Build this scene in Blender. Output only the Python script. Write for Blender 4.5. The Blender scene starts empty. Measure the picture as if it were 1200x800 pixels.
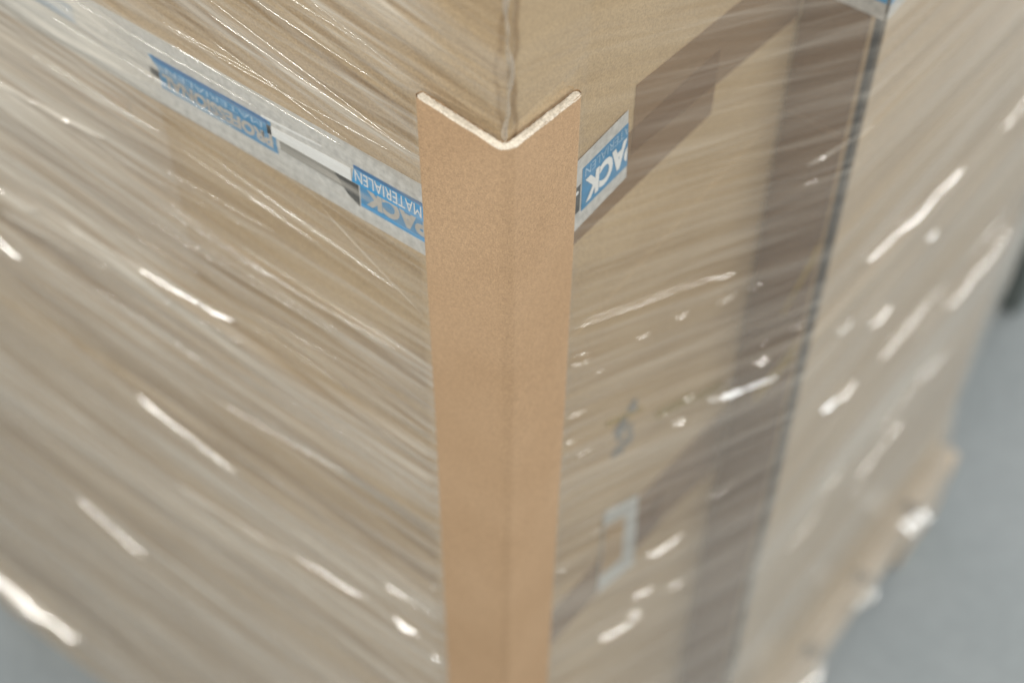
import bpy, bmesh, math, random
import numpy as np
from mathutils import Vector, Matrix

# ------------------------------------------------------------------ camera
C = bpy.context.scene.collection
S = bpy.context.scene
R_ = math.radians
FOCAL, PITCH, ROLL, YAW = 59.895, R_(51.949), R_(0.682), R_(35.879)
CAM_POS = Vector((-0.4328, -0.3169, 0.5407))
cam_d = bpy.data.cameras.new('camera')
cam = bpy.data.objects.new('camera', cam_d)
C.objects.link(cam)
fw = Vector((math.cos(YAW)*math.cos(PITCH), math.sin(YAW)*math.cos(PITCH), -math.sin(PITCH)))
rt = Vector((math.sin(YAW), -math.cos(YAW), 0)); up = rt.cross(fw)
r2 = rt*math.cos(ROLL)+up*math.sin(ROLL); u2 = -rt*math.sin(ROLL)+up*math.cos(ROLL)
m = Matrix((r2, u2, -fw)).transposed().to_4x4(); m.translation = CAM_POS
cam.matrix_world = m
cam_d.sensor_width = 36; cam_d.lens = FOCAL
cam_d.clip_start = 0.02; cam_d.clip_end = 200
cam_d.dof.use_dof = True; cam_d.dof.focus_distance = 0.815; cam_d.dof.aperture_fstop = 4.1
S.camera = cam

# ------------------------------------------------------------------ world, lamps, exposure
w = bpy.data.worlds.new('World'); S.world = w; w.use_nodes = True
bg = w.node_tree.nodes['Background']; bg.inputs[0].default_value = (0.94, 0.97, 1.0, 1); bg.inputs[1].default_value = 0.58
def lamp(name, loc, axis, target, length, width, power, color=(1, .972, .925)):
    ld = bpy.data.lights.new(name, 'AREA'); ld.shape = 'RECTANGLE'; ld.size = length; ld.size_y = width
    ld.energy = power; ld.color = color
    o = bpy.data.objects.new(name, ld); C.objects.link(o)
    z = (Vector(loc)-Vector(target)).normalized(); x = Vector(axis); x = (x-z*x.dot(z)).normalized(); y = z.cross(x)
    mm = Matrix((x, y, z)).transposed().to_4x4(); mm.translation = Vector(loc); o.matrix_world = mm
LAMPS = []                                           # (centre, axis, length) of every lamp, also used to shape the creases
def put_lamp(name, loc, axis, target, length, width, power, color=(1, .972, .925)):
    lamp(name, loc, axis, target, length, width, power, color); LAMPS.append((Vector(loc), Vector(axis), length))
put_lamp('overhead_strip', (-1.5, 0.5, 1.9), (0, 1, 0), (0, .2, -.4), 3.4, .10, 84)
put_lamp('overhead_strip', (0.6, -1.9, 1.9), (1, 0, 0), (.4, 0, -.4), 3.4, .10, 68)
put_lamp('overhead_strip', (5.6, -1.9, 1.9), (1, 0, 0), (.6, 0, -.5), 4.0, .10, 78)  # unseen lamp added further along so right-face creases glint
put_lamp('glint_lamp', (7.0, -1.6, -.1), (0, 1, 0), (0, -.1, -.4), 2.4, 2.2, 170, (.95, .98, 1))  # unseen low area lamp, added at the far end for film glints
S.view_settings.view_transform = 'Standard'; S.view_settings.look = 'None'
S.view_settings.exposure = 0; S.view_settings.gamma = 1
S.cycles.use_denoising = True
try: S.cycles.denoiser = 'OPENIMAGEDENOISE'
except Exception: pass
S.cycles.max_bounces = 8; S.cycles.transparent_max_bounces = 16
S.cycles.sample_clamp_indirect = 4; S.cycles.caustics_reflective = False; S.cycles.caustics_refractive = False
S.cycles.blur_glossy = .5

# ------------------------------------------------------------------ helpers
def srgb(r, g, b):
    f = lambda c: (c/255/12.92) if c/255 <= .04045 else ((c/255+.055)/1.055)**2.4
    return (f(r), f(g), f(b), 1)
def new_mat(name):
    mt = bpy.data.materials.new(name); mt.use_nodes = True
    nt = mt.node_tree; nt.nodes.clear()
    out = nt.nodes.new('ShaderNodeOutputMaterial')
    return mt, nt, out
def N(nt, t, **kw):
    n = nt.nodes.new(t)
    for k, v in kw.items():
        if k.startswith('i_'): n.inputs[k[2:].replace('_', ' ')].default_value = v
        else: setattr(n, k, v)
    return n
def noise(nt, scale, detail=3, rough=.55, vec=None, stretch=None):
    tc = N(nt, 'ShaderNodeTexCoord'); src = tc.outputs['Object']
    if stretch:
        mp = N(nt, 'ShaderNodeMapping'); mp.inputs['Scale'].default_value = stretch
        nt.links.new(src, mp.inputs['Vector']); src = mp.outputs[0]
    n = N(nt, 'ShaderNodeTexNoise'); n.inputs['Scale'].default_value = scale
    n.inputs['Detail'].default_value = detail; n.inputs['Roughness'].default_value = rough
    nt.links.new(src, n.inputs['Vector'])
    return n.outputs['Fac']
def ramp(nt, fac, stops):
    r = N(nt, 'ShaderNodeValToRGB'); e = r.color_ramp.elements
    e[0].position, e[0].color = stops[0]; e[1].position, e[1].color = stops[-1]
    for p, c in stops[1:-1]:
        k = e.new(p); k.color = c
    nt.links.new(fac, r.inputs[0]); return r.outputs[0]
def mixc(nt, a, b, fac, mode='MIX'):
    n = N(nt, 'ShaderNodeMix', data_type='RGBA', blend_type=mode)
    for s, v in ((6, a), (7, b)):
        if isinstance(v, tuple): n.inputs[s].default_value = v
        else: nt.links.new(v, n.inputs[s])
    if isinstance(fac, float): n.inputs[0].default_value = fac
    else: nt.links.new(fac, n.inputs[0])
    return n.outputs[2]
def mult(c, k): return (c[0]*k, c[1]*k, c[2]*k, 1)
def fibre_mat(name, base, speck=.22, scale=900, rough=.85, bump=.15, mottled=.10, flute=0.0):
    mt, nt, out = new_mat(name)
    fine = noise(nt, scale, 2, .6); mid = noise(nt, scale*.28, 3, .6); big = noise(nt, 14, 3, .5)
    c1 = ramp(nt, fine, [(.30, mult(base, 1-speck*1.6)), (.5, base), (.72, mult(base, 1+speck*1.4))])
    c2 = ramp(nt, mid, [(.3, mult((1, 1, 1), 1-speck*.55)), (.7, mult((1, 1, 1), 1+speck*.45))])
    c = mixc(nt, c1, c2, 1.0, 'MULTIPLY')
    c3 = ramp(nt, big, [(.3, mult((1, .98, .95), 1-mottled)), (.7, mult((1, 1, 1), 1+mottled*.6))])
    c = mixc(nt, c, c3, 1.0, 'MULTIPLY')
    # rare darker fibres
    fib = noise(nt, scale*.16, 4, .75)
    dk = ramp(nt, fib, [(.70, (0, 0, 0, 1)), (.78, (1, 1, 1, 1))])
    c = mixc(nt, c, mult(base, .55), dk)
    p = N(nt, 'ShaderNodeBsdfPrincipled'); p.inputs['Roughness'].default_value = rough
    p.inputs['Specular IOR Level'].default_value = .25
    nt.links.new(c, p.inputs['Base Color'])
    b = N(nt, 'ShaderNodeBump'); b.inputs['Strength'].default_value = bump; b.inputs['Distance'].default_value = .0006
    nt.links.new(mid, b.inputs['Height']); nt.links.new(b.outputs[0], p.inputs['Normal'])
    nt.links.new(p.outputs[0], out.inputs[0]); return mt
def plain_mat(name, col, rough=.4, spec=.4, var=.08, scale=120, stretch=None, alpha=1.0):
    mt, nt, out = new_mat(name)
    n = noise(nt, scale, 4, .6, stretch=stretch)
    c = ramp(nt, n, [(.3, mult(col, 1-var)), (.7, mult(col, 1+var))])
    p = N(nt, 'ShaderNodeBsdfPrincipled'); p.inputs['Roughness'].default_value = rough
    p.inputs['Specular IOR Level'].default_value = spec; p.inputs['Alpha'].default_value = alpha
    nt.links.new(c, p.inputs['Base Color']); nt.links.new(p.outputs[0], out.inputs[0]); return mt
def mesh_obj(name, bm, mat, parent=None, smooth=False):
    me = bpy.data.meshes.new(name); bm.to_mesh(me); bm.free()
    o = bpy.data.objects.new(name, me); C.objects.link(o)
    if mat: me.materials.append(mat)
    if parent: o.parent = parent
    if smooth:
        for p in me.polygons: p.use_smooth = True
    return o
def add_box(bm, x0, x1, y0, y1, z0, z1, bev=0, seg=2):
    t = bmesh.new()
    r = bmesh.ops.create_cube(t, size=1)
    for v in t.verts:
        v.co = Vector(((x0+x1)/2+v.co.x*(x1-x0), (y0+y1)/2+v.co.y*(y1-y0), (z0+z1)/2+v.co.z*(z1-z0)))
    if bev: bmesh.ops.bevel(t, geom=t.edges[:], offset=bev, segments=seg, affect='EDGES', profile=.5)
    me = bpy.data.meshes.new('tmp'); t.to_mesh(me); t.free(); bm.from_mesh(me); bpy.data.meshes.remove(me)
def tag(o, label=None, cat=None, group=None, kind=None):
    if label: o['label'] = label
    if cat: o['category'] = cat
    if group: o['group'] = group
    if kind: o['kind'] = kind
    return o
def empty(name, loc=(0, 0, 0)):
    o = bpy.data.objects.new(name, None); o.location = loc; o.empty_display_size = .05; C.objects.link(o); return o
# points on the load's faces: the left face is the plane x=0, the right face the plane y=0
def on_left(u, z, off=0): return Vector((-off, u, z))
def on_right(u, z, off=0): return Vector((u, -off, z))
def poly(name, fn, pts, off, mat, parent, thick=.00012):
    """a thin sheet (tape, print) on a face, with its real thickness"""
    bm = bmesh.new()
    a = [bm.verts.new(fn(u, z, off)) for u, z in pts]; b = [bm.verts.new(fn(u, z, off-thick)) for u, z in pts]
    bm.faces.new(a); bm.faces.new(b[::-1])
    n = len(pts)
    for i in range(n): bm.faces.new((a[i], b[i], b[(i+1) % n], a[(i+1) % n]))
    bmesh.ops.recalc_face_normals(bm, faces=bm.faces[:])
    return mesh_obj(name, bm, mat, parent)
def text(name, fn, body, u_start, z_base, cap, width, direction, off, mat, parent, fat=0.0, clip=None):
    """upside-down lettering: reads along +direction*u with its top towards -z"""
    cu = bpy.data.curves.new('lettering', 'FONT'); cu.body = body; cu.size = 1; cu.offset = fat; cu.resolution_u = 4
    tmp = bpy.data.objects.new('tmp', cu); C.objects.link(tmp)
    bpy.context.view_layer.update()
    me = bpy.data.meshes.new_from_object(tmp.evaluated_get(bpy.context.evaluated_depsgraph_get()))
    bpy.data.objects.remove(tmp); bpy.data.curves.remove(cu)
    bm = bmesh.new(); bm.from_mesh(me); bpy.data.meshes.remove(me)
    xs = [v.co.x for v in bm.verts]; ys = [v.co.y for v in bm.verts]
    x0, x1, y0, y1 = min(xs), max(xs), min(ys), max(ys)
    for v in bm.verts:
        u = u_start+direction*(v.co.x-x0)/(x1-x0)*width; z = z_base-(v.co.y-y0)/(y1-y0)*cap
        v.co = Vector((u, z, 0))
    if clip:
        bmesh.ops.bisect_plane(bm, geom=bm.verts[:]+bm.edges[:]+bm.faces[:], plane_co=(clip, 0, 0), plane_no=(1, 0, 0), clear_outer=True)
    for v in bm.verts: v.co = fn(v.co.x, v.co.y, off)
    bmesh.ops.recalc_face_normals(bm, faces=bm.faces[:])
    return mesh_obj(name, bm, mat, parent)

# ------------------------------------------------------------------ materials
M = {}
M['carton'] = fibre_mat('kraft_carton', (.462, .338, .197, 1), speck=.13, scale=700, bump=.10, mottled=.07)
M['protector'] = fibre_mat('kraft_board', (.445, .295, .172, 1), speck=.17, scale=1700, bump=.30, mottled=.05)
M['core'] = fibre_mat('pulp_core', (.56, .51, .425, 1), speck=.18, scale=900, bump=.25, mottled=.12, rough=.95)
M['gap_dark'] = plain_mat('gap_dark', (.055, .045, .036, 1), .9, .1)  # near-black, imitates the shade inside the corner gap
M['white_tape'] = plain_mat('white_tape', (.54, .525, .49, 1), .38, .4, .20, 260, (1, 1, .8))
M['white_print'] = plain_mat('white_print', (.80, .80, .78, 1), .3, .5, .03)
M['blue'] = plain_mat('blue_ink', (.030, .225, .44, 1), .35, .4, .10, 200)
M['cyan'] = plain_mat('cyan_ink', (.002, .29, .62, 1), .3, .5, .05, 200)
M['deep_blue'] = plain_mat('deep_blue_ink', (.012, .13, .32, 1), .3, .5, .10, 200)
M['pale_blue'] = plain_mat('pale_blue_ink', (.33, .50, .66, 1), .4, .4, .05)
M['grey_ink'] = plain_mat('grey_ink', (.44, .405, .36, 1), .4, .4, .12, 300)
M['mid_grey'] = plain_mat('mid_grey_ink', (.24, .225, .195, 1), .4, .4, .35, 90, (1, .06, 12))
M['black_ink'] = plain_mat('black_ink', (.035, .034, .030, 1), .4, .4, .4, 90, (1, .06, 12))
M['orange'] = plain_mat('orange_print', (.42, .275, .13, 1), .5, .3, .08)
M['pale_label'] = plain_mat('pale_label', (.52, .53, .51, 1), .4, .4, .05)
M['yellow'] = plain_mat('yellow_patch', (.44, .31, .08, 1), .5, .3, .15, alpha=.9)
M['yellow_faint'] = plain_mat('yellow_reflection', (.46, .33, .09, 1), .6, .2, .1, alpha=.5)  # faint yellow tint imitating a reflection in the film
M['smudge'] = plain_mat('grey_smudge', (.21, .20, .18, 1), .7, .2, .3, 80)
def brown_tape_or_shade():
    mt, nt, out = new_mat('brown_tape_or_shade')
    p = N(nt, 'ShaderNodeBsdfPrincipled'); p.inputs['Base Color'].default_value = (.30, .178, .092, 1)
    p.inputs['Roughness'].default_value = .45; p.inputs['Specular IOR Level'].default_value = .2; p.inputs['Alpha'].default_value = .33
    n = noise(nt, 60, 3); b = N(nt, 'ShaderNodeBump'); b.inputs['Strength'].default_value = .1; b.inputs['Distance'].default_value = .002
    nt.links.new(n, b.inputs['Height']); nt.links.new(b.outputs[0], p.inputs['Normal'])
    nt.links.new(p.outputs[0], out.inputs[0]); return mt
M['brown_tape_or_shade'] = brown_tape_or_shade()
def floor_mat():
    mt, nt, out = new_mat('sealed_concrete')
    n1 = noise(nt, 3, 6, .6); n2 = noise(nt, 60, 4, .6)
    c = ramp(nt, n1, [(.3, (.25, .28, .287, 1)), (.7, (.305, .33, .336, 1))])
    c = mixc(nt, c, ramp(nt, n2, [(.3, (.88, .88, .88, 1)), (.7, (1.05, 1.05, 1.05, 1))]), 1.0, 'MULTIPLY')
    p = N(nt, 'ShaderNodeBsdfPrincipled'); p.inputs['Roughness'].default_value = .35
    nt.links.new(c, p.inputs['Base Color'])
    nt.links.new(p.outputs[0], out.inputs[0]); return mt
M['floor'] = floor_mat()
def wood_mat():
    mt, nt, out = new_mat('pallet_wood')
    n = noise(nt, 18, 5, .6, stretch=(1, 6, 6)); n2 = noise(nt, 5, 3)
    c = ramp(nt, n, [(.3, (.38, .30, .21, 1)), (.7, (.62, .53, .42, 1))])
    c = mixc(nt, c, ramp(nt, n2, [(.3, (.8, .8, .8, 1)), (.7, (1.1, 1.1, 1.1, 1))]), 1.0, 'MULTIPLY')
    p = N(nt, 'ShaderNodeBsdfPrincipled'); p.inputs['Roughness'].default_value = .7
    nt.links.new(c, p.inputs['Base Color']); nt.links.new(p.outputs[0], out.inputs[0]); return mt
M['wood'] = wood_mat()
M['crate'] = plain_mat('green_plastic', (.12, .14, .13, 1), .45, .4, .1)
def film_mat(name, gloss=1.0, rough=.14, bump=.5):
    mt, nt, out = new_mat(name)
    at = N(nt, 'ShaderNodeAttribute', attribute_name='haze')
    tr = N(nt, 'ShaderNodeBsdfTransparent')
    a2 = N(nt, 'ShaderNodeAttribute', attribute_name='crease_dark')          # dark lines painted in for wrinkle refraction and shade
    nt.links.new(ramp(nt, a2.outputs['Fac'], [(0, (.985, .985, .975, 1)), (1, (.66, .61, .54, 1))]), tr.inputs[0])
    df = N(nt, 'ShaderNodeBsdfDiffuse'); df.inputs[0].default_value = (.77, .715, .61, 1)
    mx = N(nt, 'ShaderNodeMixShader'); nt.links.new(at.outputs['Fac'], mx.inputs[0])
    nt.links.new(tr.outputs[0], mx.inputs[1]); nt.links.new(df.outputs[0], mx.inputs[2])
    gl = N(nt, 'ShaderNodeBsdfGlossy'); gl.inputs['Roughness'].default_value = rough; gl.inputs[0].default_value = (1, 1, 1, 1)
    fr = N(nt, 'ShaderNodeFresnel'); fr.inputs[0].default_value = 1.5
    ge = N(nt, 'ShaderNodeNewGeometry'); mr = N(nt, 'ShaderNodeMapRange')      # a thin film reflects alike from both sides
    mr.inputs['To Min'].default_value = 1.5; mr.inputs['To Max'].default_value = 1/1.5
    nt.links.new(ge.outputs['Backfacing'], mr.inputs['Value']); nt.links.new(mr.outputs[0], fr.inputs[0])
    mm = N(nt, 'ShaderNodeMath', operation='MULTIPLY'); mm.inputs[1].default_value = gloss
    nt.links.new(fr.outputs[0], mm.inputs[0])
    m2 = N(nt, 'ShaderNodeMixShader'); nt.links.new(mm.outputs[0], m2.inputs[0])
    nt.links.new(mx.outputs[0], m2.inputs[1]); nt.links.new(gl.outputs[0], m2.inputs[2])
    nt.links.new(m2.outputs[0], out.inputs[0]); return mt
M['film'] = film_mat('stretch_film', .85, .12)
M['fold'] = film_mat('folded_film', 1.5, .08)

# ------------------------------------------------------------------ setting
FLOOR_Z = -1.306
bm = bmesh.new(); bmesh.ops.create_grid(bm, x_segments=8, y_segments=8, size=30)
fl = mesh_obj('floor', bm, M['floor']); fl.location = (0, 0, FLOOR_Z); tag(fl, 'smooth grey sealed concrete floor under the pallet', 'floor', kind='structure')

# ------------------------------------------------------------------ pallet
pal = tag(empty('pallet', (.46, .36, FLOOR_Z)), 'pale wooden pallet under the wrapped cartons, far right end showing', 'pallet')
def pal_part(name, x0, x1, y0, y1, z0, z1):
    bm = bmesh.new(); add_box(bm, x0-.46, x1-.46, y0-.36, y1-.36, z0, z1, .003, 1)
    return mesh_obj(name, bm, M['wood'], pal)
PX0, PX1, PY0, PY1 = .035, .835, -.072, .80
for x0, x1 in ((PX0, PX0+.10), (.365, .510), (PX1-.10, PX1)):
    pal_part('bottom_board', x0, x1, PY0+.004, PY1-.004, 0, .022)
    for y0, y1 in ((PY0, PY0+.10), (.29, .435), (PY1-.10, PY1)):
        pal_part('block', x0+.001, x1-.001, y0+.002, y1-.002, .0225, .0995)
for y0, y1 in ((PY0, PY0+.10), (.29, .435), (PY1-.10, PY1)):
    pal_part('stringer_board', PX0, PX1, y0, y1, .100, .1215)
nb = 7
for i in range(nb):
    bw = .098; x0 = PX0+i*(PX1-PX0-bw)/(nb-1)
    pal_part('deck_board', x0, x0+bw, PY0, PY1, .122, .144)

# ------------------------------------------------------------------ cartons
ZS = [(-1.161, -.6611), (-.6609, -.2061), (-.2059, .250)]
def carton(x0, x1, y0, y1, z0, z1, label):
    bm = bmesh.new()
    add_box(bm, x0, x1, y0, y1, z0, z1, .0005, 1)
    o = mesh_obj('cardboard_box', bm, M['carton'], smooth=False)
    return tag(o, label, 'box', 'cardboard boxes stacked on the pallet')
cA = [carton(0, .288, 0, .80, z0, z1, l) for (z0, z1), l in zip(ZS, (
    'kraft cardboard box at the bottom of the near corner stack, under milky film',
    'kraft cardboard box in the middle of the near corner stack, with white and orange sticker',
    'kraft cardboard box at the top of the near corner stack, with blue printed tape'))]
cB = [carton(.291, x1, -.052, .75, z0, z1, l) for (z0, z1), x1, l in zip(ZS, (.795, .870, .880), (
    'kraft cardboard box of the far right stack, lowest, just above the pallet',
    'kraft cardboard box of the far right stack, middle one, yellow patches on its edge',
    'kraft cardboard box of the far right stack, top one, blue tape at its corner'))]
for b, (z0, z1) in zip(cB, ZS):          # dark strip painted in for the shaded gap along the protruding vertical edge
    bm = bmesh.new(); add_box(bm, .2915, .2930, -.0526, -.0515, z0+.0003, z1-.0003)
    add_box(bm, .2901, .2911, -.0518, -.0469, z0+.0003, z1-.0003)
    mesh_obj('gap_shade_strip', bm, M['gap_dark'], b)
    bm = bmesh.new(); add_box(bm, .2902, .2911, -.0468, -.0440, z0+.0003, z1-.0003)
    mesh_obj('folded_edge', bm, M['carton'], b)

top, mid = cA[2], cA[1]
# printed tape round the corner: left face
L = on_left; Rf = on_right
tp = poly('printed_tape', L, [(.003, -.0605), (.003, -.1125), (.420, -.1125), (.420, -.0605)], .0004, M['white_tape'], top)
def lprint(name, pts, mat, off=.0006): return poly(name, L, pts, off, M[mat], tp)
lprint('print_block', [(.030, -.0865), (.030, -.1000), (.0915, -.1005), (.0915, -.0865)], 'blue')
lprint('print_line', [(.030, -.0995), (.030, -.1020), (.0915, -.1020), (.0915, -.0997)], 'cyan', .00075)
lprint('print_strip', [(.030, -.0752), (.030, -.0868), (.0965, -.0868), (.0945, -.0752)], 'cyan', .0007)
lprint('print_line', [(.030, -.0735), (.030, -.0757), (.0945, -.0757), (.0945, -.0735)], 'deep_blue', .0008)
lprint('print_strip', [(.0967, -.0775), (.0967, -.0868), (.1530, -.0868), (.1530, -.0800)], 'white_print', .0007)
lprint('print_line', [(.115, -.0728), (.115, -.0738), (.1560, -.0768), (.1560, -.0752)], 'white_print', .0007)
lprint('print_block', [(.0925, -.0872), (.0925, -.1030), (.1000, -.0985), (.1080, -.0872)], 'black_ink', .0007)
lprint('print_block', [(.1085, -.0872), (.1010, -.0955), (.1450, -.0940), (.1450, -.0872)], 'mid_grey', .0006)
lprint('print_strip', [(.1500, -.0770), (.1500, -.0865), (.2290, -.0865), (.2360, -.0770)], 'blue', .0007)
lprint('print_line', [(.1520, -.0765), (.1520, -.0795), (.2300, -.0795), (.2340, -.0765)], 'deep_blue', .0008)
lprint('print_line', [(.1470, -.0962), (.1470, -.0985), (.2300, -.0985), (.2300, -.0962)], 'blue', .0007)
lprint('print_block', [(.1475, -.0864), (.1475, -.0964), (.2300, -.0964), (.2300, -.0864)], 'blue', .0006)
lprint('print_block', [(.2305, -.0868), (.2305, -.0925), (.2370, -.0915), (.2370, -.0868)], 'black_ink', .0007)
lprint('print_strip', [(.292, -.0740), (.292, -.0860), (.380, -.0860), (.380, -.0740)], 'blue', .0007)
text('lettering', L, 'MATERIALEN', .0515, -.0765, .0082, .0425, 1, .00085, M['white_print'], tp, .0)
text('lettering', L, 'PACK', .0480, -.0845, .0140, .0410, 1, .00066, M['grey_ink'], tp, .05)
text('lettering', L, 'PROFESSIONAL', .1500, -.0866, .0093, .0780, 1, .00075, M['grey_ink'], tp, .045)
text('lettering', L, 'MATERIALEN', .1560, -.0805, .0040, .0680, 1, .0009, M['pale_blue'], tp, .0)
# right face: two overlapping brown strips and the printed tape's cut end on them
poly('brown_tape_or_shade', Rf, [(.003, -.0700), (.003, -.1185), (.1938, -.1350), (.1947, -.0865)], .0003, M['brown_tape_or_shade'], top)
poly('brown_tape_or_shade', Rf, [(.1079, -.0480), (.1085, -.0980), (.2875, -.1290), (.2875, -.0760)], .0006, M['brown_tape_or_shade'], top)
tq = poly('printed_tape', Rf, [(.003, -.0602), (.003, -.1122), (.1050, -.1112), (.1015, -.0598)], .0009, M['white_print'], top)
tq.data.materials[0] = M['white_tape']
def rprint(name, pts, mat, off=.0011): return poly(name, Rf, pts, off, M[mat], tq)
rprint('print_block', [(.0618, -.0692), (.0623, -.1005), (.1043, -.1018), (.1021, -.0692)], 'blue')
rprint('print_block', [(.0480, -.0790), (.0480, -.0985), (.0607, -.0985), (.0607, -.0790)], 'black_ink')
bm = bmesh.new(); bmesh.ops.create_circle(bm, cap_ends=True, radius=.0014, segments=16)
for v in bm.verts: v.co = on_right(.0575+v.co.x, -.0830+v.co.y, .0013)
mesh_obj('print_dot', bm, M['white_print'], tq)
text('lettering', Rf, 'PACK', .1090, -.0790, .0185, .0445, -1, .0013, M['white_print'], tq, .05, clip=.1030)
text('lettering', Rf, 'MATERIALEN', .1095, -.0707, .0062, .0455, -1, .0013, M['pale_blue'], tq, .0, clip=.1015)
# middle carton: brown strips and the white and orange sticker, a grey ink smudge
poly('brown_tape_or_shade', Rf, [(.003, -.4980), (.003, -.5480), (.200, -.5760), (.200, -.5260)], .0003, M['brown_tape_or_shade'], mid)
poly('brown_tape_or_shade', Rf, [(.150, -.4900), (.150, -.5600), (.2875, -.6000), (.2875, -.5200)], .0006, M['brown_tape_or_shade'], mid)
sk = poly('sticker', Rf, [(.1150, -.4520), (.1160, -.5640), (.1660, -.5900), (.1610, -.4860)], .0009, M['pale_label'], mid)
poly('print_block', Rf, [(.1165, -.4720), (.1170, -.5400), (.1460, -.5540), (.1440, -.4920)], .0012, M['orange'], sk)
sm = bmesh.new()
random.seed(4)
for k in range(14):
    u = .132+random.uniform(-.011, .011); z = -.367+random.uniform(-.030, .024); a = random.uniform(.002, .006); b_ = random.uniform(.004, .010)
    vs = [sm.verts.new(on_right(u+a*math.cos(t)*random.uniform(.7, 1.2), z+b_*math.sin(t)*random.uniform(.7, 1.2), .0004+k*.00003)) for t in [i*math.pi/5 for i in range(10)]]
    sm.faces.new(vs)
mesh_obj('ink_smudge', sm, M['smudge'], mid)
# far right stack: tape round its corner, yellow patches on its edge
topB, midB = cB[2], cB[1]
def side(u, z, off=0): return Vector((.291-off, -u, z))
for b, (z0, z1) in zip(cB, ZS):  # brown layer added over the side face to deepen its recess shade
    poly('brown_tape_or_shade', side, [(.001, z0+.0002), (.001, z1-.0002), (.0438, z1-.0002), (.0438, z0+.0002)], .0004, M['brown_tape_or_shade'], b)
def front(u, z, off=0): return Vector((u, -.052-off, z))
t1 = poly('printed_tape', side, [(.0515, -.1070), (.004, -.1070), (.004, -.0570), (.0515, -.0570)], .0012, M['white_tape'], topB)
t2 = poly('printed_tape', front, [(.2905, -.1070), (.42, -.1070), (.42, -.0570), (.2905, -.0570)], .0012, M['white_tape'], topB)
poly('print_block', side, [(.0515, -.0950), (.020, -.0950), (.020, -.0650), (.0515, -.0650)], .0015, M['cyan'], t1)
poly('print_block', front, [(.2905, -.0950), (.42, -.0950), (.42, -.0650), (.2905, -.0650)], .0015, M['cyan'], t2)
for u0, u1, z0, z1 in ((.020, .0435, -.490, -.503), (.028, .0435, -.385, -.394)):
    poly('yellow_patch', side, [(u0, z0), (u0, z1), (u1, z1+.072), (u1, z0+.086)], .0008, M['yellow'], midB)
for u0, z0, l, hgt in ((.105, -.335, .050, .010), (.170, -.395, .060, .016), (.230, -.440, .045, .014)):  # yellow reflection in the film, painted as faint streaks
    poly('yellow_patch', Rf, [(u0, z0), (u0+l*.1, z0-hgt), (u0+l, z0-hgt-.62*l), (u0+l*.9, z0-.62*l)], .0005, M['yellow_faint'], mid)
poly('orange_print', L, [(.262, -.128), (.266, -.146), (.288, -.150), (.284, -.130)], .0006, M['orange'], top)

# ------------------------------------------------------------------ edge protector
ep = tag(empty('edge_protector', (-.0008, .0008, .0012)), 'brown L-shaped fibreboard edge protector standing upright on the near corner', 'edge protector')
def cut_z(x, y): return .0052*min(1, max(0, y)/.046)-.0078*min(1, max(0, x)/.0475)    # slightly crooked cut
TI, TO, LL, LR = .0022, .0070, .0432, .0495
def l_section(n_arc=10):
    pts = []
    def arc(cx, cy, r, a0, a1, n):
        for i in range(n+1):
            a = a0+(a1-a0)*i/n; pts.append((cx+r*math.cos(a), cy+r*math.sin(a)))
    h = (TO-TI)/2
    ro, ri = .0070, .0028
    arc(-(TI+TO)/2, LL, h*.98, 0, math.pi, 6)                          # rounded left end
    npts = 12
    for i in range(1, npts): pts.append((-TO, LL+(ro-TO-LL)*i/npts))
    arc(ro-TO, ro-TO, ro, math.pi, 1.5*math.pi, n_arc)                 # outer corner
    for i in range(1, npts): pts.append((ro-TO+(LR-ro+TO)*i/npts, -TO))
    arc(LR, -(TI+TO)/2, h*.98, -math.pi/2, math.pi/2, 6)
    for i in range(1, npts): pts.append((LR+(ri-TI-LR)*i/npts, -TI))
    arc(ri-TI, ri-TI, ri, 1.5*math.pi, math.pi, 3)
    for i in range(1, npts): pts.append((-TI, ri-TI+(LL-ri+TI)*i/npts))
    return pts
sec = l_section()
bm = bmesh.new()
random.seed(2)
zs = [0, -.0006, -.01, -.05, -.12, -.25, -.45, -.7, -1.0, -1.15]
rings = []
for k, z in enumerate(zs):
    ring = []
    for (x, y) in sec:
        dz = cut_z(x, y) if k < 4 else 0
        jag = random.uniform(-.00035, .00035) if k == 0 else 0
        wx = .0005*math.sin(3+z*7); wy = .0005*math.sin(1+z*9)
        sh = 1-.055*min(1, -z/.5)                      # the legs were trimmed a little narrower further down
        ring.append(bm.verts.new(((x*sh if x > .01 else x)+wx, (y*sh if y > .01 else y)+wy, z+dz+jag)))
    rings.append(ring)
n = len(sec)
for a, b in zip(rings, rings[1:]):
    for i in range(n): bm.faces.new((a[i], b[i], b[(i+1) % n], a[(i+1) % n]))
bm.faces.new(rings[-1])
bmesh.ops.recalc_face_normals(bm, faces=bm.faces[:])
mesh_obj('board', bm, M['protector'], ep, smooth=True)
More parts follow.
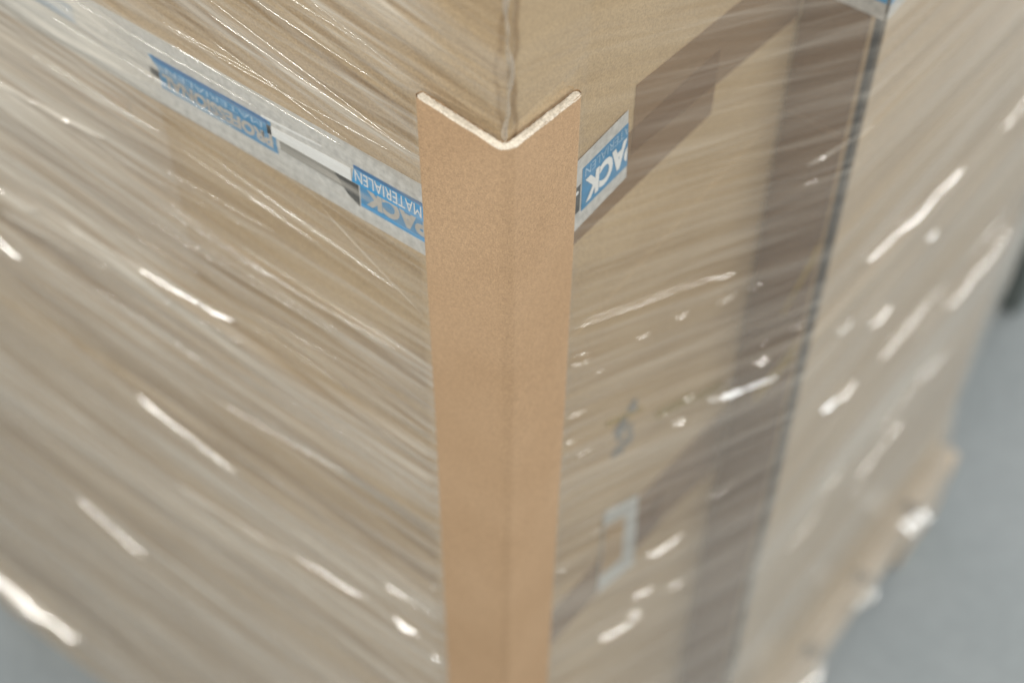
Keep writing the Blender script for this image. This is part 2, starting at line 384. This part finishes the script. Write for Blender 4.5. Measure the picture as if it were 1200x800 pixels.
# torn pale pulp on the cut end: a softly uneven strip between the two paper skins
bm = bmesh.new()
def corner_path(off, nseg=40):
    """a line round the L at depth off behind the inner face, with the board's rounded corner"""
    ri_, pts = .0028, []
    c = ri_-TI; r = ri_+off
    for i in range(nseg+1): pts.append((-TI-off, LL+.0017+(c-LL-.0017)*i/nseg))
    for i in range(1, 8):
        a = math.pi+.5*math.pi*i/8; pts.append((c+r*math.cos(a), c+r*math.sin(a)))
    for i in range(nseg+1): pts.append((c+(LR+.0017-c)*i/nseg, -TI-off))
    return pts
TH = TO-TI
offs = [TH*f for f in (.02, .10, .22, .40, .60, .78, .90, .985)]
lines = [corner_path(o) for o in offs]
def lump(i, k): return (math.sin(i*.9+k*1.7)+math.sin(i*.37+k*.6+1)+math.sin(i*2.1-k))*.00013+random.uniform(-.00022, .00022)
grid = []
for k, ln_ in enumerate(lines):
    row = []
    for i, (x, y) in enumerate(ln_):
        e = min(i, len(ln_)-1-i)
        skin = -.0005 if k in (0, len(offs)-1) else (.00005 if k in (1, len(offs)-2) else .0003)
        if e < 2:                                       # the two ends are rounded like the board
            sh = (TH*.5-offs[k])*(.45 if e == 0 else .1)
            if i < 10: x -= sh
            else: y -= sh
        row.append(bm.verts.new((x, y, cut_z(x, y)+skin+lump(i, k)-(.0006 if e == 0 else 0))))
    grid.append(row)
for k in range(len(offs)-1):
    for i in range(len(grid[0])-1):
        bm.faces.new((grid[k][i], grid[k+1][i], grid[k+1][i+1], grid[k][i+1]))
bmesh.ops.recalc_face_normals(bm, faces=bm.faces[:])
bm.normal_update()
if sum(f.normal.z for f in bm.faces) < 0:
    for f in bm.faces: f.normal_flip()
tag(mesh_obj('cut_end', bm, M['core'], ep, smooth=True), 'pale torn pulp along the cut top end')

# ------------------------------------------------------------------ stretch film
rng = np.random.default_rng(7)
LAT = rng.random((512, 512)).astype(np.float32)
def vnoise(a, b, seed):
    a = a+seed*17.31; b = b+seed*7.77
    ia = np.floor(a).astype(int); ib = np.floor(b).astype(int); fa = a-ia; fb = b-ib
    fa = fa*fa*(3-2*fa); fb = fb*fb*(3-2*fb)
    g = lambda i, j: LAT[i & 511, j & 511]
    return (g(ia, ib)*(1-fa)+g(ia+1, ib)*fa)*(1-fb)+(g(ia, ib+1)*(1-fa)+g(ia+1, ib+1)*fa)*fb
def sstep(e0, e1, x):
    t = np.clip((x-e0)/(e1-e0), 0, 1); return t*t*(3-2*t)
# plan path of the film: s<0 along the left face, s>0 along the right
OFF = .0017
path = [(-1.05, (.248, .800+OFF)), (-.802, (0, .800+OFF)), (-.799, (0-OFF, .799)), (-.004, (0-OFF, .004)), (-.0012, (-OFF*.75, .0004)), (.0012, (.0004, -OFF*.75)), (.004, (.004, -OFF)), (.060, (.060, -OFF))]
path += [(.060+.2355, (.2895, -.052-OFF+.0004)), (.060+.2375, (.2915, -.052-OFF)), (.060+.2375+.588, (.879, -.052-OFF)), (.060+.2375+.5905, (.8817, -.050)), (.060+.2375+.5905+.25, (.8817, .20))]
ps = np.array([p[0] for p in path]); px = np.array([p[1][0] for p in path]); py = np.array([p[1][1] for p in path])
def seglist(brk): return np.concatenate([np.arange(a, b, st) for a, b, st in brk])
cols = seglist(((-1.04, -.45, .006), (-.45, -.02, .0025), (-.02, .02, .0007), (.02, .30, .0022), (.30, .88, .004), (.88, 1.13, .02)))
rows = seglist(((-1.285, -.80, .0022), (-.80, -.32, .0015), (-.32, .145, .00075)))
Sg, Zg = np.meshgrid(cols, rows)
def taper(x, z):                                       # the lowest carton is shorter, the film follows it in
    k = 1-.155*np.clip((-.72-z)/.40, 0, 1)
    return np.where(x > .2915, .2915+(x-.2915)*k, x)
def fields(Sg, Zg):
    left = Sg < 0
    h = np.zeros_like(Sg); hz = np.zeros_like(Sg); dn = np.zeros_like(Sg)
    depth = sstep(-.05, -.75, Zg)                       # more wraps lower down
    # (slope on the left, slope on the right, line pitch, run, height, haze, threshold, seed)
    for k, (sl, sr, lw, ls, hh, ha, th) in enumerate((
        (-.02, -.62, .060, .50, .0016, .12, .42), (.06, -.70, .026, .40, .0008, .11, .48), (-.06, -.66, .0115, .30, .00042, .12, .50),
        (.20, -.55, .0085, .22, .00030, .12, .55), (.03, -.68, .0046, .18, .00020, .13, .52), (.14, -.60, .0028, .12, .00011, .13, .55), (-.04, -.72, .0019, .10, .00006, .11, .55))):
        sl_eff = sl+np.where(left, .14*sstep(-.12, .06, Zg), 0)
        u = np.abs(Sg); wv = Zg-np.where(left, sl_eff*u, (sr+.26)*np.minimum(u, .297)+sr*.25*np.maximum(u-.297, 0))
        warp = (.5 if k < 2 else .22)*vnoise(u/.6, Zg/.15, 60+k)
        ls *= 1.7
        nn = vnoise(u/ls, wv/lw+warp, 3+k)+np.where(left, 0, 0)
        n2 = vnoise(u/ls*1.7+40, wv/lw*1.9-warp, 23+k)
        ridge = np.clip(1-np.abs(nn-.5)*5, 0, 1)*n2
        amp = np.where(left, 1, np.where(Zg > -.15, .35, .6))
        h += 1.7*hh*((nn-.5)*1.1+ridge*.9)*amp
        hz += ha*(.65, .55, .75, 1.0, 1.4, 1.7, 1.7)[k]*(np.clip((nn*.6+n2*.4-th)*3.4, 0, 1)**1.4*4.0+ridge*ridge*1.7)*np.where(left, .85, np.where(Sg < .29, .42, .6))
        dn += (.17, .17, .22, .28, .36, .38, .38)[k]*np.clip((.40-nn)*3.5, 0, 1)**1.3*np.where(left, 1, np.where(Sg < .29, .30+.4*sstep(-.12, -.3, Zg), .35))
    big = vnoise(Sg/.22, (Zg-np.where(left, .0, -.6)*np.abs(Sg))/.10, 91)
    base = np.where(left, .02+.09*depth, .015+.08*depth)
    hz = hz*np.where(left, 1.0, .25+.75*np.maximum(sstep(-.02, -.35, Zg), .55*sstep(.06, .16, Sg))) + base*(.5+big)
    # a clear, taut patch round the printed tape
    clear = np.where(left, sstep(-.27, -.20, Sg)*sstep(-.235, -.185, Zg+.02*np.sin(Sg*30))*sstep(-.03, -.06, Zg), 0)
    hz *= 1-.5*clear; dn *= 1-.5*clear; h *= 1-.45*clear
    # second turn of film begins with a vertical edge on the left face
    lap = sstep(-.2335, -.2355, Sg)*sstep(-.075, -.090, Zg)*sstep(-.34, -.15, Zg)
    hz += lap*(.28+.10*(vnoise(Sg/.15, Zg/.03, 55)-.5))
    hz += np.where(left, .55*sstep(-.23, -.30, Sg)*(.4+.9*vnoise(Sg/.12, Zg/.035, 66))*sstep(-.04, -.075, Zg)*sstep(-.42, -.15, Zg), 0)
    # right stack: milky belt
    wr = Zg+.09*(Sg-.30)
    belt = np.where(Sg > .285, np.exp(-((wr+.71+.03*vnoise(Sg/.1, Zg/.1, 8))/.055)**2)+.5*np.exp(-((wr+.90)/.03)**2)+.4*np.exp(-((wr+.50)/.02)**2), 0)
    hz += .56*belt*(.6+.6*vnoise(Sg/.3, wr/.03, 77))+np.where(Sg > .297, .03, 0)
    hz += np.where(Sg > .0, .05*sstep(-.55, -.80, Zg), 0)
    # the protector presses the film flat
    under = (sstep(.056, .050, np.abs(Sg)))*sstep(.010, .003, Zg)
    h = h*(1-under)-.0003*under
    # bunched ridge up the corner above the protector
    cz = .0011*np.sin(Zg*95+1)+.0006*np.sin(Zg*260)
    bunch = .25*np.exp(-((Sg-cz)/.0012)**2)*sstep(.000, .012, Zg)
    h += bunch*(.0028+.0008*np.sin(Zg*140)); hz *= 1-.7*sstep(.075, .02, np.abs(Sg))*sstep(-.03, .01, Zg); hz += bunch*.16; dn += bunch*.5
    hz = .40*hz+.01
    dn *= (1-under)
    for sg in (-1, 1):                                  # painted shadow of the crease either side of the bunched corner
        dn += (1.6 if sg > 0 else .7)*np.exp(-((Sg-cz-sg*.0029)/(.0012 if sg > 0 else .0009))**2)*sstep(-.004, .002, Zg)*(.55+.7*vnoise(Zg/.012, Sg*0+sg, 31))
    hz *= 1-.55*sstep(-1.150, -1.175, Zg)
    return h, np.clip(hz, .01, .65), np.clip(dn, 0, 1)
H, HZ, DN = fields(Sg, Zg)
X = np.interp(cols, ps, px); Y = np.interp(cols, ps, py)
tx = np.gradient(X); ty = np.gradient(Y); ln = np.hypot(tx, ty); tx /= ln; ty /= ln
NX, NY = ty, -tx                                            # outward
H = np.maximum(H, -.0006)
flare = np.where(Sg > .0, (.024)*sstep(-1.02, -1.155, Zg), .002*sstep(-1.0, -1.15, Zg))
VX = taper(X[None, :]+NX[None, :]*(H+flare), Zg); VY = Y[None, :]+NY[None, :]*(H+flare)
def grid_mesh(name, VX, VY, VZ, HZ, mat, parent, keep=None, DN=None):
    nr, nc = VX.shape
    co = np.stack([VX, VY, VZ], -1).reshape(-1, 3).astype(np.float32)
    i = np.arange(nr*nc).reshape(nr, nc)
    q = np.stack([i[:-1, :-1], i[:-1, 1:], i[1:, 1:], i[1:, :-1]], -1)
    if keep is not None: q = q[keep[:-1, :-1]]
    q = q.reshape(-1, 4).astype(np.int32)
    me = bpy.data.meshes.new(name); me.vertices.add(len(co)); me.vertices.foreach_set('co', co.ravel())
    me.loops.add(q.size); me.loops.foreach_set('vertex_index', q.ravel())
    me.polygons.add(len(q)); me.polygons.foreach_set('loop_start', np.arange(0, q.size, 4, dtype=np.int32))
    me.polygons.foreach_set('use_smooth', np.ones(len(q), bool))
    me.update(calc_edges=True)
    at = me.attributes.new('haze', 'FLOAT', 'POINT'); at.data.foreach_set('value', HZ.ravel().astype(np.float32))
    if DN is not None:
        at = me.attributes.new('crease_dark', 'FLOAT', 'POINT'); at.data.foreach_set('value', DN.ravel().astype(np.float32))
    me.materials.append(mat)
    o = bpy.data.objects.new(name, me); C.objects.link(o); o.parent = parent; return o
film = tag(empty('stretch_film', (0, 0, 0)), 'clear stretch film wound tightly round the whole load, creased and glinting', 'stretch film')
bottom = np.where(Sg < 0, -1.150+.006*np.sin(Sg*19), -1.235+.075*sstep(.45, .75, Sg)+.02*np.sin(Sg*13))
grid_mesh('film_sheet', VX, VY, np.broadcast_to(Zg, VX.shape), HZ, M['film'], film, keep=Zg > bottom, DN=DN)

# raised creases in the film, each a half-tube with tapering ends
def surf(s, z, off):
    x = np.interp(s, ps, px); y = np.interp(s, ps, py)
    e = .002; dx = np.interp(s+e, ps, px)-np.interp(s-e, ps, px); dy = np.interp(s+e, ps, py)-np.interp(s-e, ps, py)
    l = math.hypot(dx, dy); nx, ny = dy/l, -dx/l
    return float(taper(x+nx*off, z)), y+ny*off, z
folds = []
def fold(s0, z0, s1, z1, wid, hgt, haze=.25, sag=0.0, seed=0):
    folds.append((s0, z0, s1, z1, wid, hgt, haze, sag, seed))
def build_fold(s0, z0, s1, z1, wid, hgt, haze, sag, seed):
    """a pleat: the film hangs out over a lip, so that its upper side is a narrow, nearly flat facet"""
    rnd = random.Random(seed+int(1e4*abs(s0))); L_ = math.hypot(s1-s0, z1-z0); n = max(14, int(L_/.0022))
    ds, dz = (s1-s0)/L_, (z1-z0)/L_
    if -dz*0+ds < 0: s0, z0, s1, z1, ds, dz = s1, z1, s0, z0, -ds, -dz
    qs, qz = -dz, ds                                    # upwards across the pleat
    sc, zc = (s0+s1)/2, (z0+z1)/2
    P0 = Vector(surf(sc, zc, 0)); n0 = (Vector(surf(sc, zc, .01))-P0).normalized()
    d = (Vector(surf(sc+ds*.004, zc+dz*.004, 0))-P0).normalized(); p = n0.cross(d)
    if p.z < 0: p = -p
    v = (CAM_POS-P0).normalized(); best = None
    for k, (lc, la, ll) in enumerate(LAMPS):
        for t in np.linspace(-.5, .5, 21):
            l = (lc+la*ll*float(t)-P0).normalized(); h = (v+l).normalized()
            cost = abs(h.dot(d))+(.05 if k == 3 else 0)
            if h.dot(n0) > .12 and (best is None or cost < best[0]): best = (cost, h)
    h = best[1]; phi = math.atan2(h.dot(p), h.dot(n0)); phi = max(-.2, min(1.26, phi)); th = math.asin(max(-.45, min(.45, h.dot(d))))
    fac = 7; prof = []
    W = wid*2.0
    o = W*math.sin(phi); x = 0.0; oo = 0.0
    for j in range(fac):                                # facet, curling by a few degrees about phi
        prof.append((x, oo)); f = phi+(j/(fac-1)-.5)*.16
        x -= W/(fac-1)*math.cos(f); oo += W/(fac-1)*math.sin(f)
    for j in range(1, 6):                               # lip and return
        a = j/5*math.pi*.9; r = W*.10
        prof.append((x+W*.05-r*math.sin(a)*.8, oo*(1-(j/5)**1.5)-.0005*(j/5)))
    m_ = len(prof); ph = [rnd.uniform(0, 6.28) for _ in range(5)]
    V = np.zeros((n+1, m_, 3)); LN = min(L_, .03)
    for i in range(n+1):
        t = i/n; tap = min(1, min(t, 1-t)*L_/min(.012, L_*.4)+.02)**.7
        wob = (math.sin(t*L_*60+ph[0])*.0002+math.sin(t*L_*17+ph[1])*.0007)*min(1, L_/.05)
        k = tap*(1+.22*math.sin(t*L_*90+ph[2])+.2*math.sin(t*L_*37+ph[3]))
        along = -math.sin(th)*LN*(.5-abs((t*L_/LN+.5) % 1-.0))*.6*tap if abs(th) > .02 else 0   # facets stepped along the pleat
        dphi = .022*math.sin(t*L_*55+ph[4])+.012*math.sin(t*L_*150+ph[0])
        for j, (c, hh) in enumerate(prof):
            c, hh = c-dphi*hh, hh+dphi*c
            s = s0+ds*t*L_+qs*(c*k+wob); z = z0+dz*t*L_+qz*(c*k+wob)-sag*4*t*(1-t)
            fl = .024*float(sstep(-1.02, -1.155, z)) if s > 0 else .002*float(sstep(-1.0, -1.15, z))
            V[i, j] = surf(s, z, hh*k+.0006+fl+max(0, along)*(1 if j < m_-1 else 0))
    nrm = np.cross(V[n//2, 3]-V[n//2, 2], V[n//2+1, 2]-V[n//2, 2])
    if np.dot(nrm, np.array(n0)) > 0: V = V[:, ::-1]
    return grid_mesh('film_crease', V[..., 0], V[..., 1], V[..., 2], np.full(V.shape[:2], haze), M['fold'], film)
# left face (s = -distance from the corner)
for a in ((-.355, -.289, -.205, -.278, .0016, 0, .22), (-.430, -.295, -.378, -.293, .0018, 0, .2), (-.480, -.352, -.418, -.367, .0022, 0, .2),
          (-.429, -.322, -.200, -.297, .0007, 0, .25), (-.330, -.452, -.231, -.472, .0013, 0, .22), (-.313, -.554, -.118, -.531, .0014, 0, .22),
          (-.461, -.707, -.380, -.734, .0014, 0, .3), (-.80, -1.050, -.550, -1.068, .0055, 0, .5), (-.104, -.488, -.051, -.484, .0013, 0, .2),
          (-.094, -.528, -.071, -.531, .0022, 0, .2), (-.395, -.178, -.287, -.170, .0012, 0, .4),
          (-.062, -.545, -.051, -.548, .0022, 0, .2), (-.059, -.448, -.052, -.446, .0012, 0, .2), (-.30, -.395, -.12, -.375, .0003, 0, .2),
          (-.181, -.019, -.052, -.040, .00016, 0, .25), (-.178, -.010, -.066, -.036, .00014, 0, .25), (-.119, -.119, -.052, -.160, .00014, 0, .25),
          (-.190, .012, -.075, -.004, .00013, 0, .2), (-.160, .040, -.060, .012, .00012, 0, .2), (-.20, -.130, -.07, -.152, .00016, 0, .2)):
    fold(*a)
random.seed(33)
for k in range(34):                                       # hair-thin lines fanning over the left face
    u = random.uniform(.06, .26); z = random.uniform(-.36, .06); l = random.uniform(.05, .16); sl = random.choice((.0, .05, .12, .2, .28) if z > -.06 else (-.1, -.03, .03, .1))
    fold(-u-l, z+sl*l, -u, z, random.uniform(.00008, .00016), 0, .2, 0, 200+k)
# right faces
def corner_crease():
    n, m_ = 70, 9; V = np.zeros((n, m_, 3)); rnd = random.Random(5)
    for i in range(n):
        z = -.002+.15*i/(n-1); r = .0011*(1+.35*math.sin(z*150+1)+.2*math.sin(z*410)); off = .0011*math.sin(z*95+1)+.0005*math.sin(z*260)
        if z < .004: r *= .6
        cx, cy = -.0009-off*.7, -.0009+off*.7
        for j in range(m_):
            a = math.pi*1.25+math.pi*1.25*(.5-j/(m_-1)); V[i, j] = (cx+r*math.cos(a), cy+r*math.sin(a), z)
    return grid_mesh('corner_crease', V[..., 0], V[..., 1], V[..., 2], np.full((n, m_), .20), M['fold'], film)
corner_crease()
def rx(x): return x if x <= .06 else (.06+(x-.06)*.2355/.2295 if x < .29 else x+.0075)
for x0, z0, x1, z1, w_ in ((.359, -.381, .529, -.423, .0016), (.607, -.444, .72, -.455, .0016),
          (.333, -.436, .360, -.446, .0018), (.405, -.500, .445, -.512, .0016), (.345, -.548, .372, -.560, .0018), (.372, -.563, .41, -.574, .0016),
          (.49, -.475, .51, -.482, .0018), (.46, -.60, .56, -.615, .0014), (.62, -.69, .76, -.70, .0018), (.50, -.82, .60, -.83, .0016),
          (.72, -1.10, .80, -1.14, .006), (.60, -1.13, .66, -1.15, .004), (.44, -1.13, .52, -1.15, .004)):
    fold(rx(x0), z0, rx(x1), z1, w_, 0, .18)
for s0, z0, s1, z1, w_ in ((.060, -.1935, .1865, -.2414, .0003), (.064, -.190, .175, -.234, .00016), (.246, -.190, .312, -.197, .0009), (.187, -.375, .262, -.412, .0015),
          (.1123, -.2442, .1231, -.2491, .0007), (.1446, -.2519, .156, -.2561, .0007), (.1815, -.2675, .2026, -.2734, .0006), (.146, -.5254, .186, -.5377, .0034),
          (.104, -.5992, .152, -.6158, .0026), (.133, -.5745, .161, -.5869, .0022), (.154, -.369, .168, -.3735, .0014), (.164, -.352, .174, -.356, .0012),
          (.230, -.3695, .248, -.3760, .0015), (.060, -.226, .065, -.228, .0005), (.135, -.602, .149, -.607, .0020), (.177, -.611, .196, -.618, .0012), (.058, -.302, .065, -.305, .0009)):
    fold(s0, z0, s1, z1, w_, 0, .15)
random.seed(21)
for k in range(24):                                       # short glinting puckers beside the protector and down the right face
    x = .055+random.random()**1.6*.22; z = random.uniform(-.60, -.20); l = random.uniform(.005, .022); sl = random.uniform(-.48, -.28)
    fold(rx(x), z, rx(x)+l, z+sl*l, random.uniform(.00015, .0005), 0, .12, 0, k)
for k in range(10):
    x = random.uniform(.31, .70); z = -.66-.1*(x-.30)+random.uniform(-.10, .10); l = random.uniform(.04, .10); sl = random.uniform(-.3, -.1)
    fold(rx(x), z, rx(x)+l, z+sl*l, random.uniform(.0002, .0006), 0, .2, 0, 100+k)
for a in folds: build_fold(*a)

# ------------------------------------------------------------------ something dark beyond, at the right edge
cr = tag(empty('plastic_crate', (1.55, .30, FLOOR_Z)), 'dark green plastic crate on the floor beyond the load at the right edge', 'crate')
bm = bmesh.new(); add_box(bm, -.36, .36, -.31, .31, .0, .62, .012, 2); mesh_obj('crate_body', bm, M['crate'], cr)
bm = bmesh.new(); add_box(bm, -.38, .38, -.33, .33, .60, .66, .01, 2); mesh_obj('rim', bm, M['crate'], cr)
for i in range(5):
    bm = bmesh.new(); add_box(bm, -.30+i*.15-.012, -.30+i*.15+.012, -.322, -.309, .03, .60); mesh_obj('rib', bm, M['crate'], cr)
